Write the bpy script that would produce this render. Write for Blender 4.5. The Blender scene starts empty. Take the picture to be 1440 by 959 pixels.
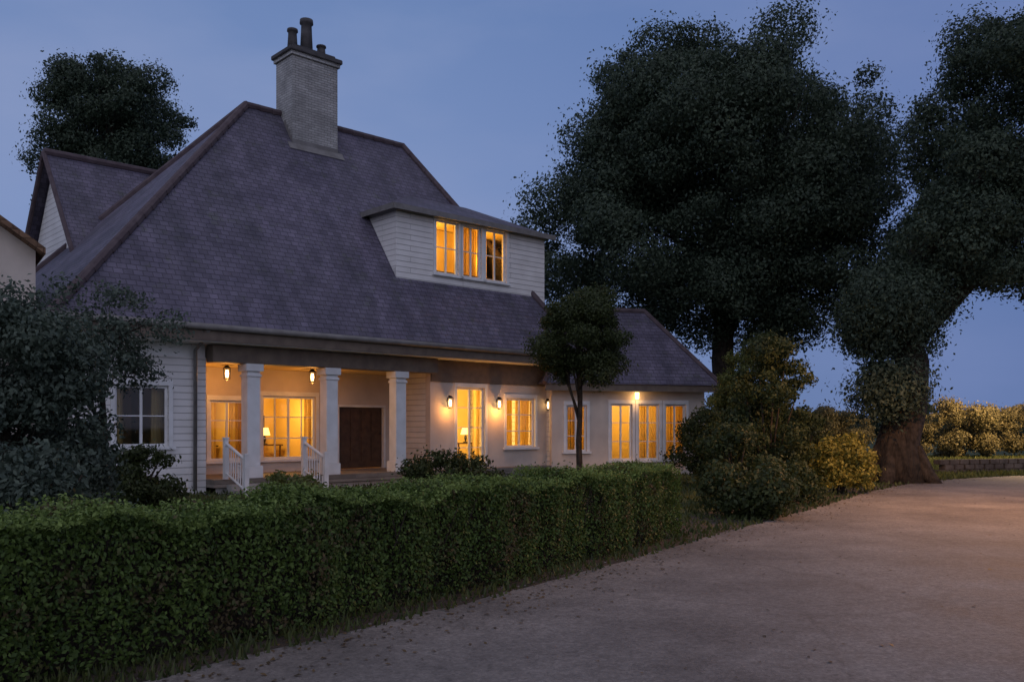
import bpy, bmesh, math, random
import numpy as np
from mathutils import Vector, Matrix
R=math.radians
random.seed(7); RNG=np.random.default_rng(7)
S=bpy.context.scene; COL=S.collection
# ---------------------------------------------------------------- camera
cd=bpy.data.cameras.new('camera'); cam=bpy.data.objects.new('camera',cd); COL.objects.link(cam)
cam.location=(0,0,1.6); cam.rotation_euler=(R(90),0,0)
F=1250.0
cd.sensor_width=36; cd.lens=36*F/1440; cd.shift_y=(600-479.5)/1440; cd.clip_end=5000; cd.clip_start=.05
S.camera=cam
# ---------------------------------------------------------------- world: blue dusk
w=bpy.data.worlds.new('World'); S.world=w; w.use_nodes=True
nt=w.node_tree; N=nt.nodes; L=nt.links; bg=N['Background']
sky=N.new('ShaderNodeTexSky'); sky.sky_type='NISHITA'; sky.sun_disc=False
sky.sun_elevation=R(-3.0); sky.sun_rotation=R(200); sky.air_density=1.0; sky.ozone_density=3
tc=N.new('ShaderNodeTexCoord'); sep=N.new('ShaderNodeSeparateXYZ'); L.new(tc.outputs['Generated'],sep.inputs[0])
rmp=N.new('ShaderNodeValToRGB'); L.new(sep.outputs['Z'],rmp.inputs[0])
e=rmp.color_ramp.elements; e[0].position=0.0; e[0].color=(.175,.25,.44,1); e[1].position=.75; e[1].color=(.07,.135,.33,1)
x=e.new(.22); x.color=(.20,.285,.52,1); x=e.new(.42); x.color=(.15,.235,.46,1)
# soft high cloud veil
mp=N.new('ShaderNodeMapping'); mp.inputs['Scale'].default_value=(1.6,1.6,4.5); L.new(tc.outputs['Generated'],mp.inputs[0])
nz=N.new('ShaderNodeTexNoise'); nz.inputs['Scale'].default_value=1.7; nz.inputs['Detail'].default_value=5; nz.inputs['Roughness'].default_value=.5
L.new(mp.outputs[0],nz.inputs['Vector'])
cr=N.new('ShaderNodeValToRGB'); L.new(nz.outputs[0],cr.inputs[0]); cr.color_ramp.elements[0].position=.38; cr.color_ramp.elements[0].color=(0,0,0,1); cr.color_ramp.elements[1].position=.68; cr.color_ramp.elements[1].color=(.85,.85,.85,1)
mx=N.new('ShaderNodeMixRGB'); L.new(cr.outputs[0],mx.inputs[0]); L.new(rmp.outputs[0],mx.inputs[1]); mx.inputs[2].default_value=(.235,.305,.52,1)
# darker blue to the right of the picture
mr=N.new('ShaderNodeMapRange'); L.new(sep.outputs['X'],mr.inputs[0]); mr.inputs[1].default_value=-.1; mr.inputs[2].default_value=.6; mr.inputs[3].default_value=0; mr.inputs[4].default_value=.7
mx2=N.new('ShaderNodeMixRGB'); mx2.blend_type='MULTIPLY'; L.new(mr.outputs[0],mx2.inputs[0]); L.new(mx.outputs[0],mx2.inputs[1]); mx2.inputs[2].default_value=(.42,.52,.74,1)
ad=N.new('ShaderNodeMixRGB'); ad.blend_type='ADD'; ad.inputs[0].default_value=.08
L.new(mx2.outputs[0],ad.inputs[1]); L.new(sky.outputs[0],ad.inputs[2])
# bright pale afterglow in the west, behind the camera, and a paler zenith
wy=N.new('ShaderNodeMapRange'); wy.interpolation_type='SMOOTHSTEP'; L.new(sep.outputs['Y'],wy.inputs[0]); wy.inputs[1].default_value=.15; wy.inputs[2].default_value=-.75
mg=N.new('ShaderNodeMixRGB'); L.new(wy.outputs[0],mg.inputs[0]); L.new(ad.outputs[0],mg.inputs[1]); mg.inputs[2].default_value=(.58,.60,.82,1)
zz=N.new('ShaderNodeMapRange'); zz.interpolation_type='SMOOTHSTEP'; L.new(sep.outputs['Z'],zz.inputs[0]); zz.inputs[1].default_value=.5; zz.inputs[2].default_value=.95
mz=N.new('ShaderNodeMixRGB'); L.new(zz.outputs[0],mz.inputs[0]); L.new(mg.outputs[0],mz.inputs[1]); mz.inputs[2].default_value=(.42,.42,.52,1)
L.new(mz.outputs[0],bg.inputs[0]); bg.inputs[1].default_value=1.0
# the last trace of the set sun: broad and very weak
sl=bpy.data.lights.new('sun','SUN'); sl.energy=.05; sl.angle=R(25); sl.color=(.8,.85,1)
so=bpy.data.objects.new('sun',sl); COL.objects.link(so); so.rotation_euler=(R(62),0,R(-20))
vs=S.view_settings; vs.view_transform='Standard'; vs.look='None'; vs.exposure=0; vs.gamma=1; vs.use_curve_mapping=False
S.cycles.max_bounces=6; S.cycles.transparent_max_bounces=12

# ---------------------------------------------------------------- helpers
def W(px,py,Y): return Vector(((px-720)/F*Y, Y, 1.6+(600-py)/F*Y))
def mat(name,col,rough=.8,col2=None,scale=3,bump=0,bscale=40,detail=6,metal=0,kind=None,coord='Object',spec=.3,emit=None,es=0,vary=.5):
    m=bpy.data.materials.new(name); m.use_nodes=True; n=m.node_tree.nodes; l=m.node_tree.links; p=n['Principled BSDF']
    p.inputs['Roughness'].default_value=rough; p.inputs['Metallic'].default_value=metal
    p.inputs['Specular IOR Level'].default_value=spec
    tc=n.new('ShaderNodeTexCoord')
    nz=n.new('ShaderNodeTexNoise'); nz.inputs['Scale'].default_value=scale; nz.inputs['Detail'].default_value=detail; l.new(tc.outputs[coord],nz.inputs['Vector'])
    c2=col2 or tuple(c*.7 for c in col)
    rp=n.new('ShaderNodeValToRGB'); l.new(nz.outputs[0],rp.inputs[0])
    rp.color_ramp.elements[0].position=.35; rp.color_ramp.elements[0].color=(*c2,1); rp.color_ramp.elements[1].position=.65; rp.color_ramp.elements[1].color=(*col,1)
    out=rp.outputs[0]
    if kind in('tiles','boards','brick','planks'):
        if kind=='tiles':
            sm=n.new('ShaderNodeMapping'); sm.inputs['Scale'].default_value=(1.1,.16,1); l.new(tc.outputs['UV'],sm.inputs[0]); sn=n.new('ShaderNodeTexNoise'); sn.inputs['Scale'].default_value=1.3; sn.inputs['Detail'].default_value=7; sn.inputs['Roughness'].default_value=.65; l.new(sm.outputs[0],sn.inputs['Vector'])
            sr=n.new('ShaderNodeValToRGB'); l.new(sn.outputs[0],sr.inputs[0]); sr.color_ramp.elements[0].position=.3; sr.color_ramp.elements[0].color=(.62,.66,.62,1); sr.color_ramp.elements[1].position=.68; sr.color_ramp.elements[1].color=(1.2,1.18,1.16,1)
            sx=n.new('ShaderNodeMixRGB'); sx.blend_type='MULTIPLY'; sx.inputs[0].default_value=1; l.new(out,sx.inputs[1]); l.new(sr.outputs[0],sx.inputs[2]); out=sx.outputs[0]
            mn=n.new('ShaderNodeTexNoise'); mn.inputs['Scale'].default_value=2.2; mn.inputs['Detail'].default_value=9; mn.inputs['Roughness'].default_value=.75; l.new(tc.outputs['Object'],mn.inputs['Vector'])
            mrp=n.new('ShaderNodeValToRGB'); l.new(mn.outputs[0],mrp.inputs[0]); mrp.color_ramp.elements[0].position=.56; mrp.color_ramp.elements[0].color=(0,0,0,1); mrp.color_ramp.elements[1].position=.68; mrp.color_ramp.elements[1].color=(.8,.8,.8,1)
            mo=n.new('ShaderNodeMixRGB'); l.new(mrp.outputs[0],mo.inputs[0]); l.new(out,mo.inputs[1]); mo.inputs[2].default_value=(.085,.095,.07,1); out=mo.outputs[0]
        br=n.new('ShaderNodeTexBrick'); l.new(tc.outputs['UV'],br.inputs['Vector'])
        br.inputs['Scale'].default_value=1
        if kind=='tiles': bw,rh,ms=.22,.16,.012
        elif kind=='boards': bw,rh,ms=4.0,.16,.012
        elif kind=='planks': bw,rh,ms=3.0,.12,.006
        else: bw,rh,ms=.22,.075,.01
        br.inputs['Brick Width'].default_value=bw; br.inputs['Row Height'].default_value=rh; br.inputs['Mortar Size'].default_value=ms; br.inputs['Mortar Smooth'].default_value=.3
        br.inputs['Color1'].default_value=(1,1,1,1); br.inputs['Color2'].default_value=(vary,vary,vary,1); br.inputs['Mortar'].default_value=(.35,.35,.35,1) if kind!='boards' else (.6,.6,.6,1)
        mm=n.new('ShaderNodeMixRGB'); mm.blend_type='MULTIPLY'; mm.inputs[0].default_value=.8; l.new(out,mm.inputs[1]); l.new(br.outputs['Color'],mm.inputs[2]); out=mm.outputs[0]
        b1=n.new('ShaderNodeBump'); b1.inputs['Strength'].default_value=.6; b1.inputs['Distance'].default_value=.02; b1.invert=True; l.new(br.outputs['Fac'],b1.inputs['Height'])
        if kind in('tiles','boards'):
            # each course laps the next: a saw-tooth height up the slope
            sp=n.new('ShaderNodeSeparateXYZ'); l.new(tc.outputs['UV'],sp.inputs[0])
            dv=n.new('ShaderNodeMath'); dv.operation='DIVIDE'; l.new(sp.outputs['Y'],dv.inputs[0]); dv.inputs[1].default_value=rh
            fr=n.new('ShaderNodeMath'); fr.operation='FRACT'; l.new(dv.outputs[0],fr.inputs[0])
            b2=n.new('ShaderNodeBump'); b2.inputs['Strength'].default_value=1; b2.inputs['Distance'].default_value=.03; b2.invert=True
            l.new(fr.outputs[0],b2.inputs['Height']); l.new(b1.outputs[0],b2.inputs['Normal']); l.new(b2.outputs[0],p.inputs['Normal'])
        else: l.new(b1.outputs[0],p.inputs['Normal'])
    elif bump:
        n2=n.new('ShaderNodeTexNoise'); n2.inputs['Scale'].default_value=bscale; n2.inputs['Detail'].default_value=8; l.new(tc.outputs[coord],n2.inputs['Vector'])
        b=n.new('ShaderNodeBump'); b.inputs['Strength'].default_value=bump; b.inputs['Distance'].default_value=.02; l.new(n2.outputs[0],b.inputs['Height']); l.new(b.outputs[0],p.inputs['Normal'])
    l.new(out,p.inputs['Base Color'])
    if emit: p.inputs['Emission Color'].default_value=(*emit,1); p.inputs['Emission Strength'].default_value=es
    return m
def leafmat(name,c1,c2,trans=.3,dead=False):
    m=bpy.data.materials.new(name); m.use_nodes=True; n=m.node_tree.nodes; l=m.node_tree.links; n.remove(n['Principled BSDF'])
    g=n.new('ShaderNodeNewGeometry'); tc=n.new('ShaderNodeTexCoord')
    nz=n.new('ShaderNodeTexNoise'); nz.inputs['Scale'].default_value=.8; l.new(tc.outputs['Object'],nz.inputs['Vector'])
    a=n.new('ShaderNodeMath'); a.operation='MULTIPLY_ADD'; l.new(g.outputs['Random Per Island'],a.inputs[0]); a.inputs[1].default_value=.6; 
    s=n.new('ShaderNodeMath'); s.operation='MULTIPLY'; s.inputs[1].default_value=.5; l.new(nz.outputs[0],s.inputs[0]); l.new(s.outputs[0],a.inputs[2])
    r=n.new('ShaderNodeValToRGB'); l.new(a.outputs[0],r.inputs[0]); r.color_ramp.elements[0].position=.2; r.color_ramp.elements[0].color=(*c1,1); r.color_ramp.elements[1].position=.95; r.color_ramp.elements[1].color=(*c2,1)
    if dead:
        dn=n.new('ShaderNodeTexNoise'); dn.inputs['Scale'].default_value=2.6; dn.inputs['Detail'].default_value=5; l.new(tc.outputs['Object'],dn.inputs['Vector'])
        da=n.new('ShaderNodeMath'); da.operation='MULTIPLY_ADD'; l.new(g.outputs['Random Per Island'],da.inputs[0]); da.inputs[1].default_value=.22; l.new(dn.outputs[0],da.inputs[2])
        dr_=n.new('ShaderNodeMapRange'); l.new(da.outputs[0],dr_.inputs[0]); dr_.inputs[1].default_value=.70; dr_.inputs[2].default_value=.78
        dm_=n.new('ShaderNodeMixRGB'); l.new(dr_.outputs[0],dm_.inputs[0]); l.new(r.outputs[0],dm_.inputs[1]); dm_.inputs[2].default_value=(.10,.075,.035,1); r=dm_
    d=n.new('ShaderNodeBsdfPrincipled'); d.inputs['Roughness'].default_value=.55; d.inputs['Specular IOR Level'].default_value=.25; t=n.new('ShaderNodeBsdfTranslucent'); mx=n.new('ShaderNodeMixShader'); mx.inputs[0].default_value=trans
    l.new(r.outputs[0],d.inputs['Base Color']); l.new(r.outputs[0],t.inputs['Color']); l.new(d.outputs[0],mx.inputs[1]); l.new(t.outputs[0],mx.inputs[2]); l.new(mx.outputs[0],n['Material Output'].inputs['Surface'])
    return m
def glassmat():
    m=bpy.data.materials.new('window_glass'); m.use_nodes=True; n=m.node_tree.nodes; l=m.node_tree.links; n.remove(n['Principled BSDF'])
    t=n.new('ShaderNodeBsdfTransparent'); t.inputs[0].default_value=(.93,.95,.95,1); g=n.new('ShaderNodeBsdfGlossy'); g.inputs['Roughness'].default_value=.03
    tc=n.new('ShaderNodeTexCoord'); nz=n.new('ShaderNodeTexNoise'); nz.inputs['Scale'].default_value=2.5; l.new(tc.outputs['Object'],nz.inputs['Vector'])
    b=n.new('ShaderNodeBump'); b.inputs['Strength'].default_value=.08; l.new(nz.outputs[0],b.inputs['Height']); l.new(b.outputs[0],g.inputs['Normal'])
    f=n.new('ShaderNodeFresnel'); f.inputs[0].default_value=1.5; mx=n.new('ShaderNodeMixShader')
    l.new(f.outputs[0],mx.inputs[0]); l.new(t.outputs[0],mx.inputs[1]); l.new(g.outputs[0],mx.inputs[2]); l.new(mx.outputs[0],n['Material Output'].inputs['Surface'])
    return m
def curtmat(name,c,t=.5):
    m=bpy.data.materials.new(name); m.use_nodes=True; n=m.node_tree.nodes; l=m.node_tree.links; n.remove(n['Principled BSDF'])
    tc=n.new('ShaderNodeTexCoord'); nz=n.new('ShaderNodeTexNoise'); nz.inputs['Scale'].default_value=60; l.new(tc.outputs['Object'],nz.inputs['Vector'])
    r=n.new('ShaderNodeValToRGB'); r.color_ramp.elements[0].color=(*[k*.8 for k in c],1); r.color_ramp.elements[1].color=(*c,1); l.new(nz.outputs[0],r.inputs[0])
    d=n.new('ShaderNodeBsdfDiffuse'); tr=n.new('ShaderNodeBsdfTranslucent'); mx=n.new('ShaderNodeMixShader'); mx.inputs[0].default_value=t
    l.new(r.outputs[0],d.inputs[0]); l.new(r.outputs[0],tr.inputs[0]); l.new(d.outputs[0],mx.inputs[1]); l.new(tr.outputs[0],mx.inputs[2]); l.new(mx.outputs[0],n['Material Output'].inputs['Surface'])
    return m
def uvbox(me):
    if not me.uv_layers: me.uv_layers.new(name='UVMap')
    uv=me.uv_layers[0].data
    for p in me.polygons:
        n=p.normal
        if abs(n.z)>.98: u=Vector((1,0,0))
        else: u=Vector((-n.y,n.x,0)).normalized()
        v=n.cross(u)
        for li in p.loop_indices:
            c=me.vertices[me.loops[li].vertex_index].co; uv[li].uv=(c.dot(u),c.dot(v))
def obj(name,bm,m,parent=None,smooth=False,bevel=0):
    if bevel:
        bmesh.ops.remove_doubles(bm,verts=bm.verts,dist=1e-5)
        bmesh.ops.bevel(bm,geom=list(bm.edges),offset=bevel,segments=2,affect='EDGES',clamp_overlap=True)
    me=bpy.data.meshes.new(name); bm.to_mesh(me); bm.free(); uvbox(me)
    o=bpy.data.objects.new(name,me); COL.objects.link(o)
    if m: me.materials.append(m)
    if parent: o.parent=parent
    if smooth:
        for p in me.polygons: p.use_smooth=True
    return o
def nb(): return bmesh.new()
def box(bm,x0,y0,z0,x1,y1,z1,M=None):
    vs=[bm.verts.new(Vector(c) if M is None else M@Vector(c)) for c in [(x0,y0,z0),(x1,y0,z0),(x1,y1,z0),(x0,y1,z0),(x0,y0,z1),(x1,y0,z1),(x1,y1,z1),(x0,y1,z1)]]
    for f in [(0,3,2,1),(4,5,6,7),(0,1,5,4),(1,2,6,5),(2,3,7,6),(3,0,4,7)]: bm.faces.new([vs[i] for i in f])
def quad(bm,*p): return bm.faces.new([bm.verts.new(Vector(q)) for q in p])
def tube(bm,pts,rads,seg=10,cap=True):
    rings=[]; pts=[Vector(p) for p in pts]
    for i,p in enumerate(pts):
        d=(pts[min(i+1,len(pts)-1)]-pts[max(i-1,0)]).normalized()
        a=d.cross(Vector((0,1,0)) if abs(d.y)<.9 else Vector((1,0,0))).normalized(); b=d.cross(a)
        rings.append([bm.verts.new(p+(a*math.cos(t)+b*math.sin(t))*rads[i]) for t in [2*math.pi*k/seg for k in range(seg)]])
    for i in range(len(rings)-1):
        for k in range(seg): bm.faces.new([rings[i][k],rings[i][(k+1)%seg],rings[i+1][(k+1)%seg],rings[i+1][k]])
    if cap: bm.faces.new(rings[0][::-1]); bm.faces.new(rings[-1])
def lathe(bm,prof,cx,cy,seg=16,z=0):
    rings=[[bm.verts.new((cx+r*math.cos(2*math.pi*k/seg),cy+r*math.sin(2*math.pi*k/seg),z+h)) for k in range(seg)] for r,h in prof]
    for i in range(len(rings)-1):
        for k in range(seg): bm.faces.new([rings[i][k],rings[i][(k+1)%seg],rings[i+1][(k+1)%seg],rings[i+1][k]])
    bm.faces.new(rings[0][::-1]); bm.faces.new(rings[-1])
def thing(name,label,cat,loc=(0,0,0),rz=0,group=None):
    o=bpy.data.objects.new(name,None); COL.objects.link(o); o.location=loc; o.rotation_euler=(0,0,rz); o['label']=label; o['category']=cat
    if group:o['group']=group
    return o
def tag(o,label,cat,group=None):
    o['label']=label;o['category']=cat
    if group:o['group']=group
    return o
def struct(o): o['kind']='structure'; return o
def leaves(name,P,size,m,parent=None,nrm=None,spread=1.0,aspect=.55):
    """one mesh of n leaf-shaped quads at points P (n,3)"""
    n=len(P)
    d=RNG.normal(size=(n,3)); 
    if nrm is not None: d=nrm+spread*d*.6
    d/=np.linalg.norm(d,axis=1)[:,None]+1e-9
    a=np.cross(d,RNG.normal(size=(n,3))); a/=np.linalg.norm(a,axis=1)[:,None]+1e-9
    b=np.cross(d,a); s=(size*RNG.uniform(.6,1.35,n))[:,None]
    V=np.stack([P-a*s,P-a*s*.1+b*s*aspect+d*s*.15,P+a*s,P-a*s*.1-b*s*aspect+d*s*.15],1).reshape(-1,3).astype(np.float32)
    me=bpy.data.meshes.new(name); me.vertices.add(4*n); me.vertices.foreach_set('co',V.ravel())
    me.loops.add(4*n); me.loops.foreach_set('vertex_index',np.arange(4*n,dtype=np.int32))
    me.polygons.add(n); me.polygons.foreach_set('loop_start',np.arange(0,4*n,4,dtype=np.int32))
    try: me.polygons.foreach_set('loop_total',np.full(n,4,dtype=np.int32))
    except Exception: pass
    me.update(calc_edges=True); me.materials.append(m)
    o=bpy.data.objects.new(name,me); COL.objects.link(o)
    if parent:o.parent=parent
    return o
def clumps(center,rad,nc,cr,per,low=-.9,fill=.25,jit=.12):
    """leaf points: nc clumps on/in an ellipsoid; each clump a fuzzy shell"""
    out=[];dirs=[];c=np.array(center);r=np.array(rad)
    k=0
    while k<nc:
        d=RNG.normal(size=3); d/=np.linalg.norm(d)
        if d[2]<low: continue
        rr=1-RNG.uniform(0,fill)**1.0 if RNG.random()<.8 else RNG.uniform(.3,.8)
        cc=c+d*r*rr*(1+RNG.normal()*jit*.5); s=cr*(RNG.uniform(.35,.8) if RNG.random()<.55 else RNG.uniform(.8,1.35))
        n=int(per*s*s/(cr*cr))
        q=RNG.normal(size=(n,3)); q/=np.linalg.norm(q,axis=1)[:,None]
        rad_=s*np.where(RNG.random(n)<.12,RNG.uniform(1.0,1.5,n),RNG.uniform(.3,1.08,n)**.6)[:,None]
        out.append(cc+q*rad_*np.array([1,1,.72])); dirs.append(q); k+=1
    return np.concatenate(out),np.concatenate(dirs)
def limbs(bm,base,top,r0,crown_c,crown_r,n=9,seg=9):
    base=Vector(base);top=Vector(top);pts=[];rs=[]
    for i in range(7):
        t=i/6; p=base.lerp(top,t)+Vector((random.uniform(-1,1),random.uniform(-1,1),0))*r0*.35*(0 if i==0 else 1); pts.append(p); rs.append(r0*(1.45 if i==0 else 1-.6*t))
    tube(bm,pts,rs,seg)
    for q in range(6): # root flare
        a=q*math.pi/3+random.uniform(-.3,.3); d_=Vector((math.cos(a),math.sin(a),0)); tube(bm,[base+d_*r0*1.9+Vector((0,0,-.02)),base+d_*r0*1.3+Vector((0,0,r0*.45)),base+d_*r0*.8+Vector((0,0,r0*1.7))],[r0*.16,r0*.36,r0*.28],7)
    for k in range(n):
        t=random.uniform(.4,.98); s=base.lerp(top,t); a=2*math.pi*(k+random.random()*.6)/n
        e=Vector(crown_c)+Vector((math.cos(a)*crown_r[0]*random.uniform(.35,.62),math.sin(a)*crown_r[1]*random.uniform(.35,.62),crown_r[2]*random.uniform(-.4,.4)))
        m1=s.lerp(e,.5)+Vector((random.uniform(-.3,.3),random.uniform(-.3,.3),random.uniform(-.1,.5)))
        rr=r0*(1-.6*t)*.6; tube(bm,[s,s.lerp(m1,.5),m1,m1.lerp(e,.6),e],[rr,rr*.8,rr*.6,rr*.4,rr*.15],6)
        for j in range(3):
            e2=e+Vector((random.uniform(-1,1),random.uniform(-1,1),random.uniform(-.3,1)))*crown_r[0]*.2
            tube(bm,[m1,m1.lerp(e2,.5)+Vector((0,0,.1)),e2],[rr*.4,rr*.25,rr*.06],5)
BARK=None
def tree(name,label,cat,base,crown_c,crown_r,r0,nc,cr,per,size,lm,low=-.75,group=None,fill=.3,nl=9,extra=None,lean=1,top=1):
    t=thing(name,label,cat,base,0,group); b=Vector(base)
    cc=Vector(crown_c)-b; bm=nb(); limbs(bm,(0,0,-.1),(cc.x*lean,cc.y*lean,(cc.z+crown_r[2]*.25)*top),r0,cc,crown_r,nl)
    obj('trunk',bm,BARK,t,True)
    P,D=clumps(cc,crown_r,nc,cr,per,low,fill)
    if extra:
        for (ec,er,en) in extra:
            p,d=clumps(Vector(ec)-b,er,en,cr,per,-.95,fill); P=np.concatenate([P,p]); D=np.concatenate([D,d])
    leaves('crown',P,size,lm,t,D)
    return t
def shrub(name,label,base,rad,nc,cr,per,size,lm,group=None,cat='shrub'):
    t=thing(name,label,cat,base,0,group)
    bm=nb()
    for k in range(7):
        a=2*math.pi*k/7+random.random(); e=Vector((math.cos(a)*rad[0]*.6,math.sin(a)*rad[1]*.6,rad[2]*random.uniform(1.1,1.7)))
        tube(bm,[(0.05*math.cos(a),.05*math.sin(a),-.05),e*.5+Vector((0,0,.1)),e],[.035,.025,.008],6)
    obj('stem',bm,BARK,t,True)
    P,D=clumps((0,0,rad[2]),rad,nc,cr,per,-.95,.35)
    P[:,2]=np.abs(P[:,2])+.02
    leaves('foliage',P,size,lm,t,D); return t

# ---------------------------------------------------------------- materials
BARK=mat('bark',(.055,.042,.030),.95,(.022,.017,.012),6,1.0,30)
n_=BARK.node_tree.nodes; l_=BARK.node_tree.links
tcb=n_.new('ShaderNodeTexCoord'); mb=n_.new('ShaderNodeMapping'); mb.inputs['Scale'].default_value=(9,9,1.3); l_.new(tcb.outputs['Object'],mb.inputs[0])
nb_=n_.new('ShaderNodeTexNoise'); nb_.inputs['Scale'].default_value=1; nb_.inputs['Detail'].default_value=7; nb_.inputs['Distortion'].default_value=1.2; l_.new(mb.outputs[0],nb_.inputs['Vector'])
bb=n_.new('ShaderNodeBump'); bb.inputs['Strength'].default_value=1; bb.inputs['Distance'].default_value=.12; l_.new(nb_.outputs[0],bb.inputs['Height']); l_.new(bb.outputs[0],n_['Principled BSDF'].inputs['Normal'])
GRASS=mat('grass_ground',(.055,.075,.025),.95,(.03,.04,.016),.9,1.0,60)
SOIL=mat('soil',(.085,.065,.05),.95,(.05,.04,.03),3,1,40)
def roadmat():
    m=mat('asphalt',(.235,.213,.196),.82,(.182,.165,.153),.35,.5,90,8)
    n=m.node_tree.nodes;l=m.node_tree.links;p=n['Principled BSDF']
    tc=n.new('ShaderNodeTexCoord'); v=n.new('ShaderNodeTexVoronoi'); v.inputs['Scale'].default_value=45; l.new(tc.outputs['Object'],v.inputs['Vector'])
    src=p.inputs['Base Color'].links[0].from_socket
    r=n.new('ShaderNodeValToRGB'); r.color_ramp.elements[0].color=(.75,.75,.75,1); r.color_ramp.elements[1].color=(1.15,1.15,1.15,1); r.color_ramp.elements[1].position=.9; l.new(v.outputs['Color'],r.inputs[0])
    m1=n.new('ShaderNodeMixRGB'); m1.blend_type='MULTIPLY'; m1.inputs[0].default_value=1; l.new(src,m1.inputs[1]); l.new(r.outputs[0],m1.inputs[2])
    # long repair cracks
    wv=n.new('ShaderNodeTexVoronoi'); wv.feature='DISTANCE_TO_EDGE'; wv.inputs['Scale'].default_value=.45
    nz=n.new('ShaderNodeTexNoise'); nz.inputs['Scale'].default_value=1.5; nz.inputs['Detail'].default_value=6; l.new(tc.outputs['Object'],nz.inputs['Vector'])
    mv=n.new('ShaderNodeMixRGB'); mv.inputs[0].default_value=.25; l.new(tc.outputs['Object'],mv.inputs[1]); l.new(nz.outputs['Color'],mv.inputs[2]); l.new(mv.outputs[0],wv.inputs['Vector'])
    rr=n.new('ShaderNodeValToRGB'); l.new(wv.outputs['Distance'],rr.inputs[0]); rr.color_ramp.elements[0].color=(.45,.45,.45,1); rr.color_ramp.elements[1].color=(1,1,1,1); rr.color_ramp.elements[1].position=.012
    m2=n.new('ShaderNodeMixRGB'); m2.blend_type='MULTIPLY'; m2.inputs[0].default_value=.3; l.new(m1.outputs[0],m2.inputs[1]); l.new(rr.outputs[0],m2.inputs[2]); pn=n.new('ShaderNodeTexNoise'); pn.inputs['Scale'].default_value=.55; pn.inputs['Detail'].default_value=7; pn.inputs['Roughness'].default_value=.7; l.new(tc.outputs['Object'],pn.inputs['Vector'])
    pr=n.new('ShaderNodeValToRGB'); l.new(pn.outputs[0],pr.inputs[0]); pr.color_ramp.elements[0].position=.38; pr.color_ramp.elements[0].color=(.68,.67,.66,1); pr.color_ramp.elements[1].position=.62; pr.color_ramp.elements[1].color=(1.08,1.07,1.05,1)
    m3=n.new('ShaderNodeMixRGB'); m3.blend_type='MULTIPLY'; m3.inputs[0].default_value=1; l.new(m2.outputs[0],m3.inputs[1]); l.new(pr.outputs[0],m3.inputs[2]); l.new(m3.outputs[0],p.inputs['Base Color'])
    gn=n.new('ShaderNodeTexNoise'); gn.inputs['Scale'].default_value=16; gn.inputs['Detail'].default_value=10; gn.inputs['Roughness'].default_value=.85; l.new(tc.outputs['Object'],gn.inputs['Vector'])
    gr=n.new('ShaderNodeValToRGB'); l.new(gn.outputs[0],gr.inputs[0]); gr.color_ramp.elements[0].position=.36; gr.color_ramp.elements[0].color=(.55,.55,.55,1); gr.color_ramp.elements[1].position=.64; gr.color_ramp.elements[1].color=(1.3,1.3,1.3,1)
    m4=n.new('ShaderNodeMixRGB'); m4.blend_type='MULTIPLY'; m4.inputs[0].default_value=.8; l.new(m3.outputs[0],m4.inputs[1]); l.new(gr.outputs[0],m4.inputs[2]); l.new(m4.outputs[0],p.inputs['Base Color'])
    rf=n.new('ShaderNodeMapRange'); l.new(pn.outputs[0],rf.inputs[0]); rf.inputs[3].default_value=.55; rf.inputs[4].default_value=.95; l.new(rf.outputs[0],p.inputs['Roughness'])
    return m
ROAD=roadmat()
WHITE=mat('white_paint',(.74,.74,.73),.55,(.62,.62,.60),2.5,.1,30)
WALL=mat('white_clapboard',(.70,.68,.65),.6,(.60,.58,.55),1.5,kind='boards',vary=.93)
RENDER=mat('pale_render',(.62,.54,.46),.9,(.5,.43,.37),1.2,.3,50)
TILE=mat('slate_roof_tiles',(.15,.132,.188),.7,(.102,.09,.135),1.6,kind='tiles',vary=.62,spec=.4)
RIDGE=mat('ridge_tiles',(.10,.075,.08),.8,(.07,.05,.055),4,.3)
STONE=mat('chimney_brick',(.47,.46,.44),.95,(.33,.325,.31),2,kind='brick',vary=.7)
BROWN=mat('brown_roof_tiles',(.26,.15,.09),.85,(.16,.09,.055),2,kind='tiles')
BOARD=mat('brown_painted_board',(.17,.13,.095),.6,(.12,.09,.07),4,.2)
CONC=mat('stone_paving',(.36,.34,.31),.9,(.25,.24,.22),3,.5,30)
DECK=mat('porch_deck',(.28,.24,.2),.7,(.2,.17,.14),3,kind='planks')
METAL=mat('dark_metal',(.05,.05,.055),.45,(.035,.035,.04),5,.1,30,metal=.6)
GUT=mat('grey_gutter',(.20,.19,.18),.5,(.15,.14,.13),4,.1)
DOOR=mat('dark_wood_door',(.09,.05,.028),.5,(.06,.032,.018),6,.2,20)
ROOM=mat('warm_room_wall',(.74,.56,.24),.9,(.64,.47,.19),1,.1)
FLOOR=mat('room_floor',(.25,.14,.07),.6,(.17,.09,.05),3,.1)
GLASS=glassmat()
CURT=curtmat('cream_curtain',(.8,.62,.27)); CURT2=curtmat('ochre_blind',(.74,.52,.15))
LAMPM=mat('lit_lamp_glass',(.9,.7,.4),.4,emit=(1,.62,.25),es=9)
SHADE=mat('lit_lamp_shade',(.9,.7,.4),.6,emit=(1,.58,.18),es=2.2)
POT=mat('clay_pot',(.09,.085,.085),.8,(.06,.055,.055),5,.2)
LG_BIG=leafmat('oak_leaves',(.028,.046,.030),(.085,.115,.068),.25)
LG_MID=leafmat('shrub_leaves',(.022,.034,.012),(.075,.095,.030),.3)
LG_HEDGE=leafmat('hedge_leaves',(.032,.060,.012),(.125,.19,.038),.3,True)
LG_BLUE=leafmat('dark_conifer_leaves',(.045,.065,.048),(.11,.14,.10),.2)
LG_LITE=leafmat('fresh_leaves',(.06,.08,.02),(.20,.21,.06),.35)
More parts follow.
